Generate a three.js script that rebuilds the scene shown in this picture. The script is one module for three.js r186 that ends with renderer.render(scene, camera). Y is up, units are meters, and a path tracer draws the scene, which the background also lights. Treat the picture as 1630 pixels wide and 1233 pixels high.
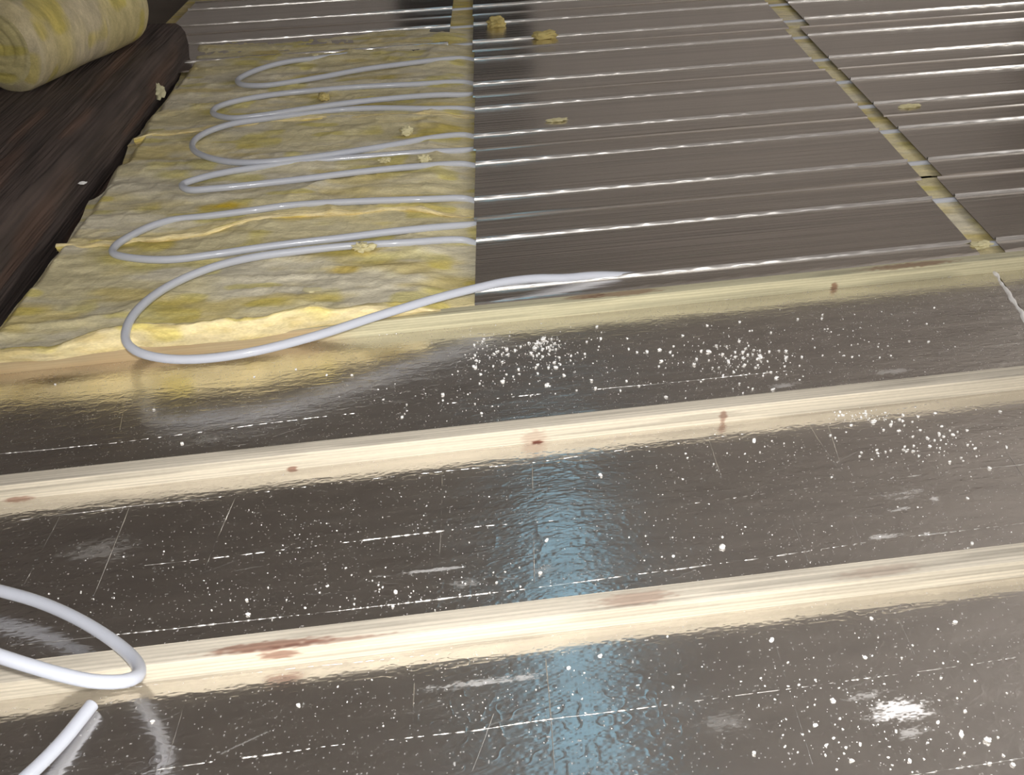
import * as THREE from 'three';
import { mergeGeometries, mergeVertices, toCreasedNormals } from 'three/addons/utils/BufferGeometryUtils.js';
import { RoundedBoxGeometry } from 'three/addons/geometries/RoundedBoxGeometry.js';
import { RectAreaLightUniformsLib } from 'three/addons/lights/RectAreaLightUniformsLib.js';

// ---------------------------------------------------------------- camera, light, exposure
const W = 1630, H = 1233, FOCAL = 1700, EYE = 1.05;
const PITCH = Math.atan(1099 / FOCAL), ROLL = Math.atan(0.0336);
const scene = new THREE.Scene();
scene.background = new THREE.Color(0.02, 0.02, 0.02);
const renderer = new THREE.WebGLRenderer({ antialias: true });
renderer.toneMapping = THREE.LinearToneMapping;
renderer.toneMappingExposure = 1.06;
renderer.shadowMap.enabled = true;
RectAreaLightUniformsLib.init();
const camera = new THREE.PerspectiveCamera(2 * Math.atan(H / 2 / FOCAL) * 180 / Math.PI, W / H, 0.05, 60);
const F = new THREE.Vector3(0, -Math.sin(PITCH), -Math.cos(PITCH));
const R0 = new THREE.Vector3(1, 0, 0), U0 = new THREE.Vector3().crossVectors(R0, F);
const CR = R0.clone().multiplyScalar(Math.cos(ROLL)).addScaledVector(U0, -Math.sin(ROLL));
const CU = U0.clone().multiplyScalar(Math.cos(ROLL)).addScaledVector(R0, Math.sin(ROLL));
camera.position.set(0, EYE, 0);
camera.quaternion.setFromRotationMatrix(new THREE.Matrix4().makeBasis(CR, CU, F.clone().negate()));

const FLASH = 11.5, WINDOW_BACK = 1.95, ADDED_SIDE_WINDOW = 2.6, ROOF_GLOW = [0.44, 0.84, 1.10];
const flash = new THREE.SpotLight(new THREE.Color(1, 0.99, 0.98), FLASH, 0, 0.72, 1.0, 2);
flash.position.set(0.02, EYE + 0.075, -0.005);
flash.target.position.set(0.03, 0, -1.12);
flash.castShadow = true; flash.shadow.radius = 1.0; flash.shadow.mapSize.set(2048, 2048);
scene.add(flash, flash.target);
const FILL_LAMP = new THREE.PointLight(new THREE.Color(1, 0.95, 0.88), 1.9, 0, 2);  // unseen lamp, added to brighten the far wall mirrored in the sheets
FILL_LAMP.position.set(3.05, 1.0, -4.5); FILL_LAMP.castShadow = true; FILL_LAMP.shadow.radius = 2.5; scene.add(FILL_LAMP);
function windowLight(w, h, pos, look, color, k) {
  const l = new THREE.RectAreaLight(new THREE.Color(...color), k, w, h);
  l.position.set(...pos); l.lookAt(...look); scene.add(l); return l;
}
const DAY = [1.0, 0.98, 0.95];
windowLight(5.5, 1.2, [0.3, 1.55, 1.93], [0.3, 1.2, -2], DAY, WINDOW_BACK);
windowLight(2.2, 1.1, [3.23, 1.45, -2.2], [0, 1.45, -2.2], DAY, ADDED_SIDE_WINDOW);  // added side window, out of view, as fill for the far floor

// ---------------------------------------------------------------- helpers
function at(px, py, h = 0) {                    // the point at height h that pixel (px, py) of the frame sees
  const v = F.clone().multiplyScalar(FOCAL).addScaledVector(CR, px - W / 2).addScaledVector(CU, -(py - H / 2));
  const t = (h - EYE) / v.y;
  return new THREE.Vector3(v.x * t, h, v.z * t);
}
let seed = 7;
const rnd = () => { seed = (seed * 1664525 + 1013904223) >>> 0; return seed / 4294967296; };
const rr = (a, b) => a + (b - a) * rnd();
const gauss = () => (rnd() + rnd() + rnd() + rnd() - 2) * 1.0;
function h2(ix, iy, s) { let n = Math.imul(ix, 374761393) ^ Math.imul(iy, 668265263) ^ Math.imul(s, 2147483647 - 1013); n = Math.imul(n ^ (n >>> 13), 1274126177); return ((n ^ (n >>> 16)) >>> 0) / 4294967296; }
function vnoise(x, y, s = 1, perX = 0, perY = 0) {
  const ix = Math.floor(x), iy = Math.floor(y), fx = x - ix, fy = y - iy;
  const u = fx * fx * (3 - 2 * fx), v = fy * fy * (3 - 2 * fy);
  const wx = i => perX ? ((i % perX) + perX) % perX : i, wy = i => perY ? ((i % perY) + perY) % perY : i;
  const a = h2(wx(ix), wy(iy), s), b = h2(wx(ix + 1), wy(iy), s), c = h2(wx(ix), wy(iy + 1), s), d = h2(wx(ix + 1), wy(iy + 1), s);
  return a + (b - a) * u + (c - a) * v + (a - b - c + d) * u * v;
}
function fbm(x, y, s = 1, oct = 4) { let a = 0, k = 0.5, t = 0; for (let o = 0; o < oct; o++) { a += k * vnoise(x, y, s + o * 17); t += k; k *= 0.5; x *= 2.03; y *= 2.03; } return a / t; }
const clamp = (x, a = 0, b = 1) => Math.min(b, Math.max(a, x));
const smooth = (a, b, x) => { const t = clamp((x - a) / (b - a)); return t * t * (3 - 2 * t); };
function lerpPoly(P, k, key, out) {             // piecewise linear lookup in a list of points
  if (k <= P[0][key]) return P[0][out];
  for (let i = 1; i < P.length; i++) if (k <= P[i][key]) { const t = (k - P[i - 1][key]) / (P[i][key] - P[i - 1][key] || 1); return P[i - 1][out] + t * (P[i][out] - P[i - 1][out]); }
  return P[P.length - 1][out];
}
const mix = (a, b, t) => a.map((q, i) => q + (b[i] - q) * t);
const used = {};
function numbered(n) { used[n] = (used[n] || 0) + 1; return used[n] === 1 ? n : `${n}_${String(used[n] - 1).padStart(3, '0')}`; }
function shade(o) { o.traverse(m => { if (m.isMesh) { m.castShadow = true; m.receiveShadow = true; } }); return o; }
function tag(o, label, category, group, kind) { o.userData.label = label; if (category) o.userData.category = category; if (group) o.userData.group = group; if (kind) o.userData.kind = kind; return o; }
function thing(name, label, category, pos = [0, 0, 0], group) { const g = new THREE.Group(); g.name = numbered(name); g.position.set(...pos); scene.add(g); return tag(g, label, category, group); }
function part(name, geo, m, parent) { const o = new THREE.Mesh(geo, m); o.name = name; o.castShadow = o.receiveShadow = true; parent.add(o); return o; }
function struct(name, geo, m, pos = [0, 0, 0]) { const o = new THREE.Mesh(geo, m); o.name = name; o.position.set(...pos); o.userData.kind = 'structure'; o.castShadow = o.receiveShadow = true; scene.add(o); return o; }
function gridGeo(nu, nv, fn, colorFn) {         // fn(i/nu, j/nv) -> [x, y, z, u, v]
  const P = [], T = [], I = [], C = [];
  for (let j = 0; j <= nv; j++) for (let i = 0; i <= nu; i++) {
    const q = fn(i / nu, j / nv, i, j); P.push(q[0], q[1], q[2]); T.push(q[3], q[4]);
    if (colorFn) C.push(...colorFn(q, i / nu, j / nv));
  }
  const w = nu + 1;
  for (let j = 0; j < nv; j++) for (let i = 0; i < nu; i++) { const a = j * w + i, b = a + 1, c = a + w, d = c + 1; I.push(a, b, d, a, d, c); }
  const g = new THREE.BufferGeometry();
  g.setAttribute('position', new THREE.Float32BufferAttribute(P, 3)); g.setAttribute('uv', new THREE.Float32BufferAttribute(T, 2));
  if (colorFn) g.setAttribute('color', new THREE.Float32BufferAttribute(C, 3));
  g.setIndex(I); g.computeVertexNormals(); return g;
}
function tex(w, h, fn, { srgb = false, repeat = [1, 1], wrap = true } = {}) {
  const d = new Uint8Array(w * h * 4);
  for (let y = 0; y < h; y++) for (let x = 0; x < w; x++) { const c = fn(x / w, y / h, x, y), k = (y * w + x) * 4; d[k] = clamp(c[0]) * 255; d[k + 1] = clamp(c[1]) * 255; d[k + 2] = clamp(c[2]) * 255; d[k + 3] = 255; }
  const t = new THREE.DataTexture(d, w, h, THREE.RGBAFormat);
  t.magFilter = THREE.LinearFilter; t.minFilter = THREE.LinearMipmapLinearFilter; t.generateMipmaps = true;
  if (wrap) t.wrapS = t.wrapT = THREE.RepeatWrapping;
  t.repeat.set(...repeat); if (srgb) t.colorSpace = THREE.SRGBColorSpace; t.needsUpdate = true; return t;
}
const pn = (u, v, nx, ny, s) => vnoise(u * nx, v * ny, s, nx, ny);   // tiling noise on the unit square

// ---------------------------------------------------------------- materials
// foil: long rolled-in streaks, finer wrinkles; tile 0.6 m
const foilBump = tex(1024, 1024, (u, v) => {
  let a = 0.22 * pn(u, v, 5, 34, 1) + 0.20 * pn(u, v, 13, 70, 2) + 0.13 * pn(u, v, 24, 50, 3) + 0.17 * pn(u, v, 50, 130, 4) + 0.16 * pn(u, v, 110, 230, 5);
  const ridge = 1 - Math.abs(2 * pn(u, v, 9, 30, 8) - 1); a += 0.14 * Math.pow(ridge, 9);
  const r2 = 1 - Math.abs(2 * pn(u, v, 30, 44, 9) - 1); a += 0.16 * Math.pow(r2, 10) * smooth(0.5, 0.7, pn(u, v, 4, 5, 10));
  return [a, a, a];
}, { repeat: [1 / 0.6, 1 / 0.6] });
const plateBump = tex(512, 1024, (u, v) => {
  const a = 0.4 * pn(u, v, 2, 60, 21) + 0.3 * pn(u, v, 3, 160, 22) + 0.2 * pn(u, v, 5, 330, 23) + 0.1 * pn(u, v, 20, 40, 24);
  return [a, a, a];
}, { repeat: [1 / 1.4, 1 / 0.5] });
const plateColor = tex(512, 1024, (u, v) => {
  const a = 0.5 * pn(u, v, 2, 40, 31) + 0.3 * pn(u, v, 4, 120, 32) + 0.2 * pn(u, v, 9, 300, 33), k = 0.86 + 0.14 * a;
  return [k, k * 0.99, k * 0.97];
}, { srgb: true, repeat: [1 / 1.3, 1 / 0.47] });
const M = {};
M.plate = new THREE.MeshStandardMaterial({ color: new THREE.Color(0.92, 0.90, 0.88), metalness: 1, roughness: 0.2, bumpMap: plateBump, bumpScale: 0.0006, map: plateColor });
M.channel = new THREE.MeshStandardMaterial({ color: new THREE.Color(0.79, 0.775, 0.75), metalness: 1, roughness: 0.24 });
M.seam = new THREE.MeshStandardMaterial({ color: new THREE.Color(0.75, 0.73, 0.7), metalness: 1, roughness: 0.38 });
M.crease = new THREE.MeshStandardMaterial({ color: new THREE.Color(0.74, 0.72, 0.7), metalness: 1, roughness: 0.24 });
const woolBump = tex(1024, 1024, (u, v) => {
  const a = 0.3 * pn(u, v, 10, 26, 41) + 0.25 * pn(u, v, 26, 80, 42) + 0.2 * pn(u, v, 70, 160, 43) + 0.25 * pn(u, v, 160, 330, 44); return [a, a, a];
}, { repeat: [1 / 0.5, 1 / 0.5] });
const woolColor = tex(1024, 1024, (u, v) => {
  const a = 0.4 * pn(u, v, 6, 18, 51) + 0.35 * pn(u, v, 20, 60, 52) + 0.25 * pn(u, v, 120, 260, 53);
  const k = 0.78 + 0.3 * a, y = smooth(0.62, 0.85, pn(u, v, 7, 13, 54)); return [k, k * (0.99 - 0.01 * y), k * (0.99 - 0.20 * y)];
}, { srgb: true, repeat: [1 / 0.5, 1 / 0.5] });
M.wool = new THREE.MeshStandardMaterial({ color: 0xffffff, vertexColors: true, roughness: 1, map: woolColor, bumpMap: woolBump, bumpScale: 0.0018 });
M.woolCore = new THREE.MeshStandardMaterial({ color: new THREE.Color(0.56, 0.46, 0.2), roughness: 1 });
M.pipe = new THREE.MeshPhysicalMaterial({ color: new THREE.Color(0.69, 0.715, 0.785), roughness: 0.45, metalness: 0, ior: 1.5, specularIntensity: 0.6, clearcoat: 0.5, clearcoatRoughness: 0.1, transmission: 0.3, thickness: 0 });
M.crumb = new THREE.MeshStandardMaterial({ color: new THREE.Color(0.84, 0.83, 0.81), roughness: 0.9 });
M.white = new THREE.MeshStandardMaterial({ color: new THREE.Color(0.8, 0.78, 0.76), roughness: 0.9 });
function plaster(c, s) { return new THREE.MeshStandardMaterial({ color: new THREE.Color(...c), roughness: 0.95, map: tex(256, 256, (u, v) => { const k = 0.82 + 0.18 * (0.6 * pn(u, v, 6, 6, s) + 0.4 * pn(u, v, 30, 30, s + 1)); return [k, k, k]; }, { srgb: true, repeat: [3, 3] }) }); }

// ---------------------------------------------------------------- room (outside the frame; the foil mirrors it)
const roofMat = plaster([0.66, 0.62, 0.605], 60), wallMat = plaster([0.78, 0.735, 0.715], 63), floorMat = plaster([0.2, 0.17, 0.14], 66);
const X0 = -2.8, X1 = 3.4, Z0 = -7.0, Z1 = 2.1, TOP = 2.4;
const box = (w, h, d) => new THREE.BoxGeometry(w, h, d);
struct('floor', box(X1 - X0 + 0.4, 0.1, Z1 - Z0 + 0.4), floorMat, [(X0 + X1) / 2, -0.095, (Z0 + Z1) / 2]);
{ // ceiling with the slot of the rooflight left open
  const s = new THREE.Shape([[X0 - 0.2, Z0 - 0.2], [X1 + 0.2, Z0 - 0.2], [X1 + 0.2, Z1 + 0.2], [X0 - 0.2, Z1 + 0.2]].map(p => new THREE.Vector2(...p)));
  s.holes.push(new THREE.Path([[0.165, -4.4], [0.165, -1.9], [0.275, -1.9], [0.275, -4.4]].map(p => new THREE.Vector2(...p))));
  const g = new THREE.ExtrudeGeometry(s, { depth: 0.12, bevelEnabled: false }); g.rotateX(Math.PI / 2); g.translate(0, TOP + 0.12, 0);
  struct('ceiling', g, roofMat);
}
const glow = (c, k = 1) => new THREE.MeshStandardMaterial({ color: 0x222222, emissive: new THREE.Color(...c), emissiveIntensity: k, roughness: 0.6 });
struct('window_1', box(0.16, 0.02, 2.6), glow(ROOF_GLOW, 0.5), [0.22, TOP + 0.06, -3.15]);
windowLight(0.105, 2.48, [0.22, TOP + 0.04, -3.15], [0.22, 0, -3.15], ROOF_GLOW, 1.0);
function wall(name, w, h, holes, pos, rotY, m = wallMat) {
  const s = new THREE.Shape([[-w / 2, 0], [w / 2, 0], [w / 2, h], [-w / 2, h]].map(p => new THREE.Vector2(...p)));
  for (const [x0, y0, x1, y1] of holes) s.holes.push(new THREE.Path([[x0, y0], [x0, y1], [x1, y1], [x1, y0]].map(p => new THREE.Vector2(...p))));
  const g = new THREE.ExtrudeGeometry(s, { depth: 0.15, bevelEnabled: false }); g.translate(0, 0, -0.15);
  const o = struct(name, g, m, pos); o.rotation.y = rotY; return o;
}
const LX = X1 - X0, LZ = Z1 - Z0, CX = (X0 + X1) / 2, CZ = (Z0 + Z1) / 2;
wall('wall_far', LX + 0.3, TOP + 0.05, [[-0.66 - CX, 0.06, 0.2 - CX, 1.25]], [CX, -0.045, Z0], 0);
wall('wall_back', LX + 0.3, TOP + 0.05, [[-2.75, 1.0, 2.75, 2.2]], [CX, -0.045, Z1], Math.PI);
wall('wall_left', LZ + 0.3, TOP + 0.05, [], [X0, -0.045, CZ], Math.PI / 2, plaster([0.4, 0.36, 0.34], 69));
wall('wall_right', LZ + 0.3, TOP + 0.05, [[-2.2 - CZ - 1.1, 0.95, -2.2 - CZ + 1.1, 2.05]], [X1, -0.045, CZ], -Math.PI / 2);
struct('door_1', box(0.86, 1.19, 0.03), new THREE.MeshStandardMaterial({ color: new THREE.Color(0.03, 0.03, 0.032), roughness: 0.8 }), [-0.23, 0.61, Z0 - 0.1]);
struct('window_2', box(5.5, 1.2, 0.03), glow(DAY, 0.8), [0.3, 1.555, Z1 + 0.05]);
struct('added_window_3', box(0.03, 1.1, 2.2), glow(DAY, 0.8), [X1 + 0.05, 1.455, -2.2]);  // glowing pane of the added side window

{ // added fill lamp that brightens the far wall and sheets, and the photographer's flash, both outside the frame
  const o = thing('added_fill_lamp', 'added fill lamp with a bare bulb on a slim floor stand by the side wall', 'lamp', FILL_LAMP.position.toArray());
  part('bulb', new THREE.SphereGeometry(0.06, 24, 16), new THREE.MeshStandardMaterial({ color: 0x333333, emissive: new THREE.Color(1, 0.93, 0.84), emissiveIntensity: 1.5 }), o);
  const pole = new THREE.CylinderGeometry(0.012, 0.012, 0.96, 12); pole.translate(0, -0.565, 0); part('pole', pole, new THREE.MeshStandardMaterial({ color: 0x222222, roughness: 0.7 }), o);
  const foot = new THREE.CylinderGeometry(0.14, 0.15, 0.02, 32); foot.translate(0, -1.035, 0); part('foot', foot, new THREE.MeshStandardMaterial({ color: 0x222222, roughness: 0.7 }), o);
  const f = thing('camera_flash', 'flash head of the camera that takes the picture', 'flash', flash.position.toArray()), dir = flash.target.position.clone().sub(flash.position).normalize();
  const q = new THREE.Quaternion().setFromUnitVectors(new THREE.Vector3(0, 0, 1), dir), back = dir.clone().multiplyScalar(-0.05);
  const shell = new RoundedBoxGeometry(0.06, 0.03, 0.03, 3, 0.004); shell.applyQuaternion(q); shell.translate(back.x, back.y, back.z); part('flash_body', shell, new THREE.MeshStandardMaterial({ color: 0x181818, roughness: 0.5 }), f);
  const face = new THREE.BoxGeometry(0.04, 0.02, 0.004); face.applyQuaternion(q); face.translate(back.x * 0.68, back.y * 0.68, back.z * 0.68); part('flash_window', face, new THREE.MeshStandardMaterial({ color: 0x888888, emissive: new THREE.Color(1, 0.99, 0.98), emissiveIntensity: 4 }), f);
  const cap = new THREE.CylinderGeometry(0.02, 0.026, 0.06, 20); cap.translate(0, -0.07, 0); part('socket', cap, new THREE.MeshStandardMaterial({ color: 0x222222, roughness: 0.6 }), o);
}
// ---------------------------------------------------------------- battens
const BH = 0.030;
function lineFit(a, b) { const s = (b.z - a.z) / (b.x - a.x); return x => a.z + s * (x - a.x); }
const battenSpecs = [
  { px: [[250, 1057], [1630, 892]], w: 0.037, x0: -1.058, x1: 1.9, label: 'pale pine batten nearest the loose pipe end, brightly lit along its front face', knots: [[0.0, 0.4]] },
  { px: [[0, 773], [1630, 597]], w: 0.032, x0: -1.058, x1: 1.9, label: 'pale pine batten in the middle, with rusty knots on its front face', knots: [] },
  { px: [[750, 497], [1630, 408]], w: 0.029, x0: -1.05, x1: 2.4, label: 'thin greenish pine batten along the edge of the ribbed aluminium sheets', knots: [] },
];
function battenMat(i, knots) {
  // u runs along the batten (2.0 m to the tile), v: 0 .. 0.5 top, 0.5 .. 1 front
  const t = tex(2048, 64, (u, v, px, py) => {
    const x = -1.5 + u * 4, topSide = v < 0.5;
    const g = 0.5 * vnoise(u * 14, v * 26, 70 + i) + 0.3 * vnoise(u * 40, v * 60, 71 + i) + 0.2 * vnoise(u * 700, v * 40, 72 + i);
    let c = topSide ? [0.775, 0.74, 0.675] : [0.80, 0.76, 0.68];
    if (i === 2) c = topSide ? [0.735, 0.71, 0.595] : [0.76, 0.73, 0.60];
    let k = 0.88 + 0.2 * g; const band = Math.pow(0.5 + 0.5 * Math.sin(v * 70 + 4 * vnoise(u * 9, v * 3, 75 + i)), 3); k *= 1 - 0.09 * band;
    k *= 1 - 0.10 * smooth(0.55, 0.8, vnoise(u * 22, v * 9, 76 + i));
    c = c.map(q => q * k);
    if (i === 2 && !topSide) { const f = smooth(-0.28, -0.42, x) * (0.65 + 0.35 * vnoise(u * 60, v * 8, 78)); c = mix(c, [0.70, 0.58, 0.42], f * 0.8); }  // browner front below the wool: stain and weaker light both put into the colour
    for (const [kx, kv, rx, rv, dark, only] of knots) {
      const d = Math.hypot((x - kx) / rx, (v - kv) / rv) + 0.5 * (vnoise(u * 500, v * 30, 79) - 0.5);
      const f = (1 - smooth(0.5, 1.1, d)) * dark; c = [c[0] * (1 - 0.45 * f), c[1] * (1 - 0.66 * f), c[2] * (1 - 0.72 * f)];
    }
    return c;
  }, { srgb: true, wrap: false });
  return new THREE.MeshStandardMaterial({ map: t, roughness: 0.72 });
}
const kx = (px, py) => at(px, py, BH).x;
battenSpecs[0].knots = [[kx(440, 1043), 0.62, 0.03, 0.13, 0.55], [kx(425, 1028), 0.38, 0.09, 0.12, 0.6], [kx(520, 1015), 0.44, 0.10, 0.06, 0.35], [kx(1010, 955), 0.3, 0.06, 0.2, 0.28], [kx(1390, 895), 0.33, 0.07, 0.15, 0.15]];
battenSpecs[1].knots = [[kx(452, 750), 0.92, 0.010, 0.08, 0.6], [kx(855, 705), 0.94, 0.010, 0.08, 1.0], [kx(850, 695), 0.8, 0.025, 0.3, 0.2], [kx(1158, 668), 0.75, 0.008, 0.2, 0.5], [kx(5, 795), 0.95, 0.03, 0.1, 0.5]];
battenSpecs[2].knots = [[kx(1340, 455), 0.9, 0.008, 0.2, 0.6], [kx(1000, 490), 0.25, 0.09, 0.2, 0.4], [kx(1450, 425), 0.3, 0.12, 0.2, 0.45], [kx(930, 470), 0.2, 0.05, 0.2, 0.4]];
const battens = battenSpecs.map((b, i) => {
  const zf = lineFit(at(...b.px[0], BH), at(...b.px[1], BH));
  const r = 0.0022, prof = [];                                    // (across, height, v): along the back, over the top, down the front
  prof.push([b.w, -0.03, 0.0], [b.w, BH - r, 0.03], [b.w - r, BH, 0.06], [b.w * 0.5, BH + 0.0002, 0.27], [r, BH, 0.48], [r * 0.3, BH - r * 0.3, 0.5], [0, BH - r, 0.53], [0, BH * 0.5, 0.72], [0, 0, 0.95], [0, -0.03, 1.0], [b.w, -0.03, 1.0]);
  const nx = 80;
  const g = gridGeo(nx, prof.length - 1, (u, _, ii, j) => {
    const x = b.x0 + (b.x1 - b.x0) * u, [a, y, v] = prof[j], wob = 0.0008 * (vnoise(x * 6, j * 0.3, 90 + i) - 0.5);
    return [x, y + (y > 0 ? wob : 0), zf(x) - a + wob, (x + 1.5) / 4, v];
  });
  const ends = [0, nx].map(e => { const G = new THREE.BufferGeometry(), x = e ? b.x1 : b.x0; const s = new THREE.ShapeGeometry(new THREE.Shape([[0, -0.03], [b.w, -0.03], [b.w, BH - r], [r, BH]].map(p => new THREE.Vector2(...p)))); s.rotateY(e ? Math.PI / 2 : Math.PI / 2); s.translate(x, 0, zf(x)); return s; });
  const body = mergeGeometries([g.toNonIndexed(), ...ends.map(e => { const q = e.toNonIndexed(); return q; })]);
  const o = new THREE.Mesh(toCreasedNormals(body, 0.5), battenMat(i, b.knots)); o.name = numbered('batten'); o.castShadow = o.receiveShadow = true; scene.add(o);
  tag(o, b.label, 'batten');
  return { zf, zb: x => zf(x) - b.w };
});

// ---------------------------------------------------------------- foil-faced insulation boards between the battens
// dust smears are matter on the foil: drawn where they lie as [px, py, length, width, strength, turn]
const smears = [[1432, 1130, 0.040, 0.020, 1.0, 0.0], [1380, 1105, 0.03, 0.008, 0.35, 0.1], [1450, 1165, 0.02, 0.012, 0.45, 0], [1440, 787, 0.04, 0.016, 0.3, 0.1], [1487, 795, 0.008, 0.010, 0.55, 0], [1405, 855, 0.035, 0.006, 0.5, 0.1], [1432, 812, 0.02, 0.005, 0.5, 0.1], [1475, 850, 0.007, 0.006, 0.7, 0], [690, 907, 0.075, 0.004, 0.5, 0.13], [770, 1085, 0.085, 0.007, 0.4, 0.1], [160, 872, 0.06, 0.03, 0.16, 0.1], [740, 930, 0.025, 0.012, 0.25, 0.1], [1260, 612, 0.035, 0.008, 0.35, 0.1], [1440, 590, 0.04, 0.008, 0.3, 0.1], [330, 700, 0.03, 0.02, 0.1, 0], [865, 905, 0.02, 0.012, 0.14, 0], [1150, 1150, 0.03, 0.016, 0.12, 0]];
function boardMaps(x0, x1, zf, depth, bay) {
  const w = 2048, h = 512, sm = smears.map(s => { const p = at(s[0], s[1]); return [p.x, zf(p.x) - p.z, s[2], s[3], s[4], s[5]]; }).filter(s => s[1] > 0 && s[1] < depth);
  const scr = []; for (let k = 0; k < 60; k++) scr.push([rr(x0, x1), rr(0, depth), rr(0.01, 0.06), rr(-0.3, 0.5), rr(0.2, 0.9)]);
  const dust = new Float32Array(w * h);
  for (let y = 0; y < h; y++) for (let x = 0; x < w; x++) {
    const X = x0 + (x + 0.5) / w * (x1 - x0), D = (y + 0.5) / h * depth; let d = 0;
    for (const s of sm) {
      const dx = X - s[0], dy = D - s[1] - dx * s[5] * 0; const q = Math.hypot(dx / s[2], dy / s[3]); if (q > 1.6) continue;
      const n = 0.4 * vnoise(X * 300, D * 1100, 101) + 0.35 * vnoise(X * 110, D * 420, 102) + 0.25 * vnoise(X * 40, D * 120, 109);
      d = Math.max(d, 0.8 * s[4] * smooth(0.42, 0.72, n + 0.34 * (0.75 - q)) * (1 - smooth(0.7, 1.5, q)));
    }
    const g = vnoise(X * 500, D * 500, 103); if (g > 0.90) d = Math.max(d, (g - 0.90) * 6);      // grains of dust
    dust[y * w + x] = d;
  }
  for (const [sx, sd, len, sl, st] of scr) for (let t = 0; t < 1; t += 0.004) {                      // fine scratches
    const X = sx + (t - 0.5) * len, D = sd + (t - 0.5) * len * sl + 0.002 * (vnoise(t * 4, sx * 50, 104) - 0.5), ix = Math.floor((X - x0) / (x1 - x0) * w), iy = Math.floor(D / depth * h);
    if (ix >= 0 && ix < w && iy >= 0 && iy < h) dust[iy * w + ix] = Math.max(dust[iy * w + ix], 0.2 * st);
  }
  const color = tex(w, h, (u, v, x, y) => { const d = dust[y * w + x], k = 0.87 + 0.05 * vnoise(x * 0.02, y * 0.06, 105 + bay); return [k + d * 0.1, k * 0.985 + d * 0.1, k * 0.965 + d * 0.12]; }, { srgb: true, wrap: false });
  const rm = tex(w, h, (u, v, x, y) => { const d = dust[y * w + x]; return [0, (bay >= 2 ? 0.31 : 0.24) + 0.06 * vnoise(x * 0.01, y * 0.05, 108) + 0.6 * d, 1 - 0.9 * Math.min(1, d)]; }, { wrap: false });
  return { color, rm };
}
function foilBoard(label, x0, x1, zf, zb, bay, slant = 0, side = 1) {
  const depth = zf(0) - zb(0), g = thing('insulation_board', label, 'insulation board');
  const maps = boardMaps(x0, x1, zf, depth, bay);
  const m = new THREE.MeshStandardMaterial({ map: maps.color, metalness: 1, metalnessMap: maps.rm, roughness: 0.72, roughnessMap: maps.rm, bumpMap: foilBump, bumpScale: 0.001 });
  const geo = gridGeo(160, 28, (u, v) => {
    const x = x0 + (x1 - x0) * u, z = zf(x) + (zb(x) - zf(x)) * v;
    const y = 0.0012 * (fbm(x * 5, z * 14, 120 + bay, 3) - 0.5) * smooth(0, 0.05, v) * smooth(0, 0.05, 1 - v);
    const X = x + slant * Math.max(0, side > 0 ? u * 2 - 1 : 1 - u * 2) * (1 - v); return [X, y, zf(X) + (zb(X) - zf(X)) * v, u, v];
  });
  const bgeo = geo.clone(); // second uv set in metres for the wrinkles
  const P = geo.attributes.position, T2 = []; for (let i = 0; i < P.count; i++) T2.push(P.getX(i) + P.getZ(i) * 0.0, P.getZ(i) + 0.12 * P.getX(i));
  bgeo.setAttribute('uv1', new THREE.Float32BufferAttribute(T2, 2));
  m.bumpMap = foilBump.clone(); m.bumpMap.channel = 1; m.bumpMap.needsUpdate = true;
  part('foil_facing', bgeo, m, g);
  const core = gridGeo(30, 3, (u, v, i, j) => { const x = x0 + (x1 - x0) * u, prof = [[0, -0.0015], [0, -0.04], [1, -0.04], [1, -0.0015]][j]; const X = x + slant * Math.max(0, side > 0 ? u * 2 - 1 : 1 - u * 2) * (1 - prof[0]); return [X, prof[1], zf(X) + (zb(X) - zf(X)) * prof[0], x, v]; });
  part('core', core, M.woolCore, g);
  return g;
}
const [b3, b2, b1] = battens, GAP = 0.0005;
const boardA = foilBoard('silver foil board in front of the brightly lit batten, under the loose pipe end', -1.058, 1.5, x => -0.25 - 0.12 * x, x => b3.zf(x) + GAP, 0);
const boardB = foilBoard('silver foil board between the two wide pine battens, dusted with white crumbs', -1.058, 1.6, x => b3.zb(x) - GAP, x => b2.zf(x) + GAP, 1);
const JS = at(1660, 556).x - at(1585, 435).x;
const boardC = foilBoard('silver foil board under the densest white crumbs, in front of the yellow wool', -1.058, at(1585, 435).x, x => b2.zb(x) - GAP, x => b1.zf(x) + GAP, 2, JS);
{ const jx = at(1585, 435).x + 0.004; foilBoard('silver foil board beyond the frayed joint at the end of the crumb strewn board', jx, 2.3, x => b2.zb(x) - GAP, x => b1.zf(x) + GAP, 3, JS, -1); }

// raised lumpy seams in the foil, and the fine cross creases
function seam(pts, parent, r = 0.0014, gap = 0.42, s = 1) {
  const A = pts.map(p => at(...p)), L = []; let len = 0;
  for (let i = 0; i < A.length; i++) { if (i) len += A[i].distanceTo(A[i - 1]); L.push({ d: len, x: A[i].x, z: A[i].z }); }
  const n = Math.round(len / 0.0013), out = [];
  const g = gridGeo(n, 6, (u, v) => {
    const d = u * len, x = lerpPoly(L, d, 'd', 'x'), z = lerpPoly(L, d, 'd', 'z');
    const k = 0.35 * vnoise(d * 22, s * 7.3, 130) + 0.65 * vnoise(d * 210, s * 3.1, 131), amp = r * smooth(gap + 0.05, gap + 0.4, k) * (0.35 + 0.9 * vnoise(d * 9, s, 132));
    const a = Math.PI * v, wob = 0.002 * (vnoise(d * 14, s * 2.2, 133) - 0.5);
    return [x, -0.0012 + Math.sin(a) * (amp + 0.0012), z + wob + Math.cos(a) * (amp * 0.9 + 0.0005), d, v];
  });
  return part('foil_seam', g, M.seam, parent);
}
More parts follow.
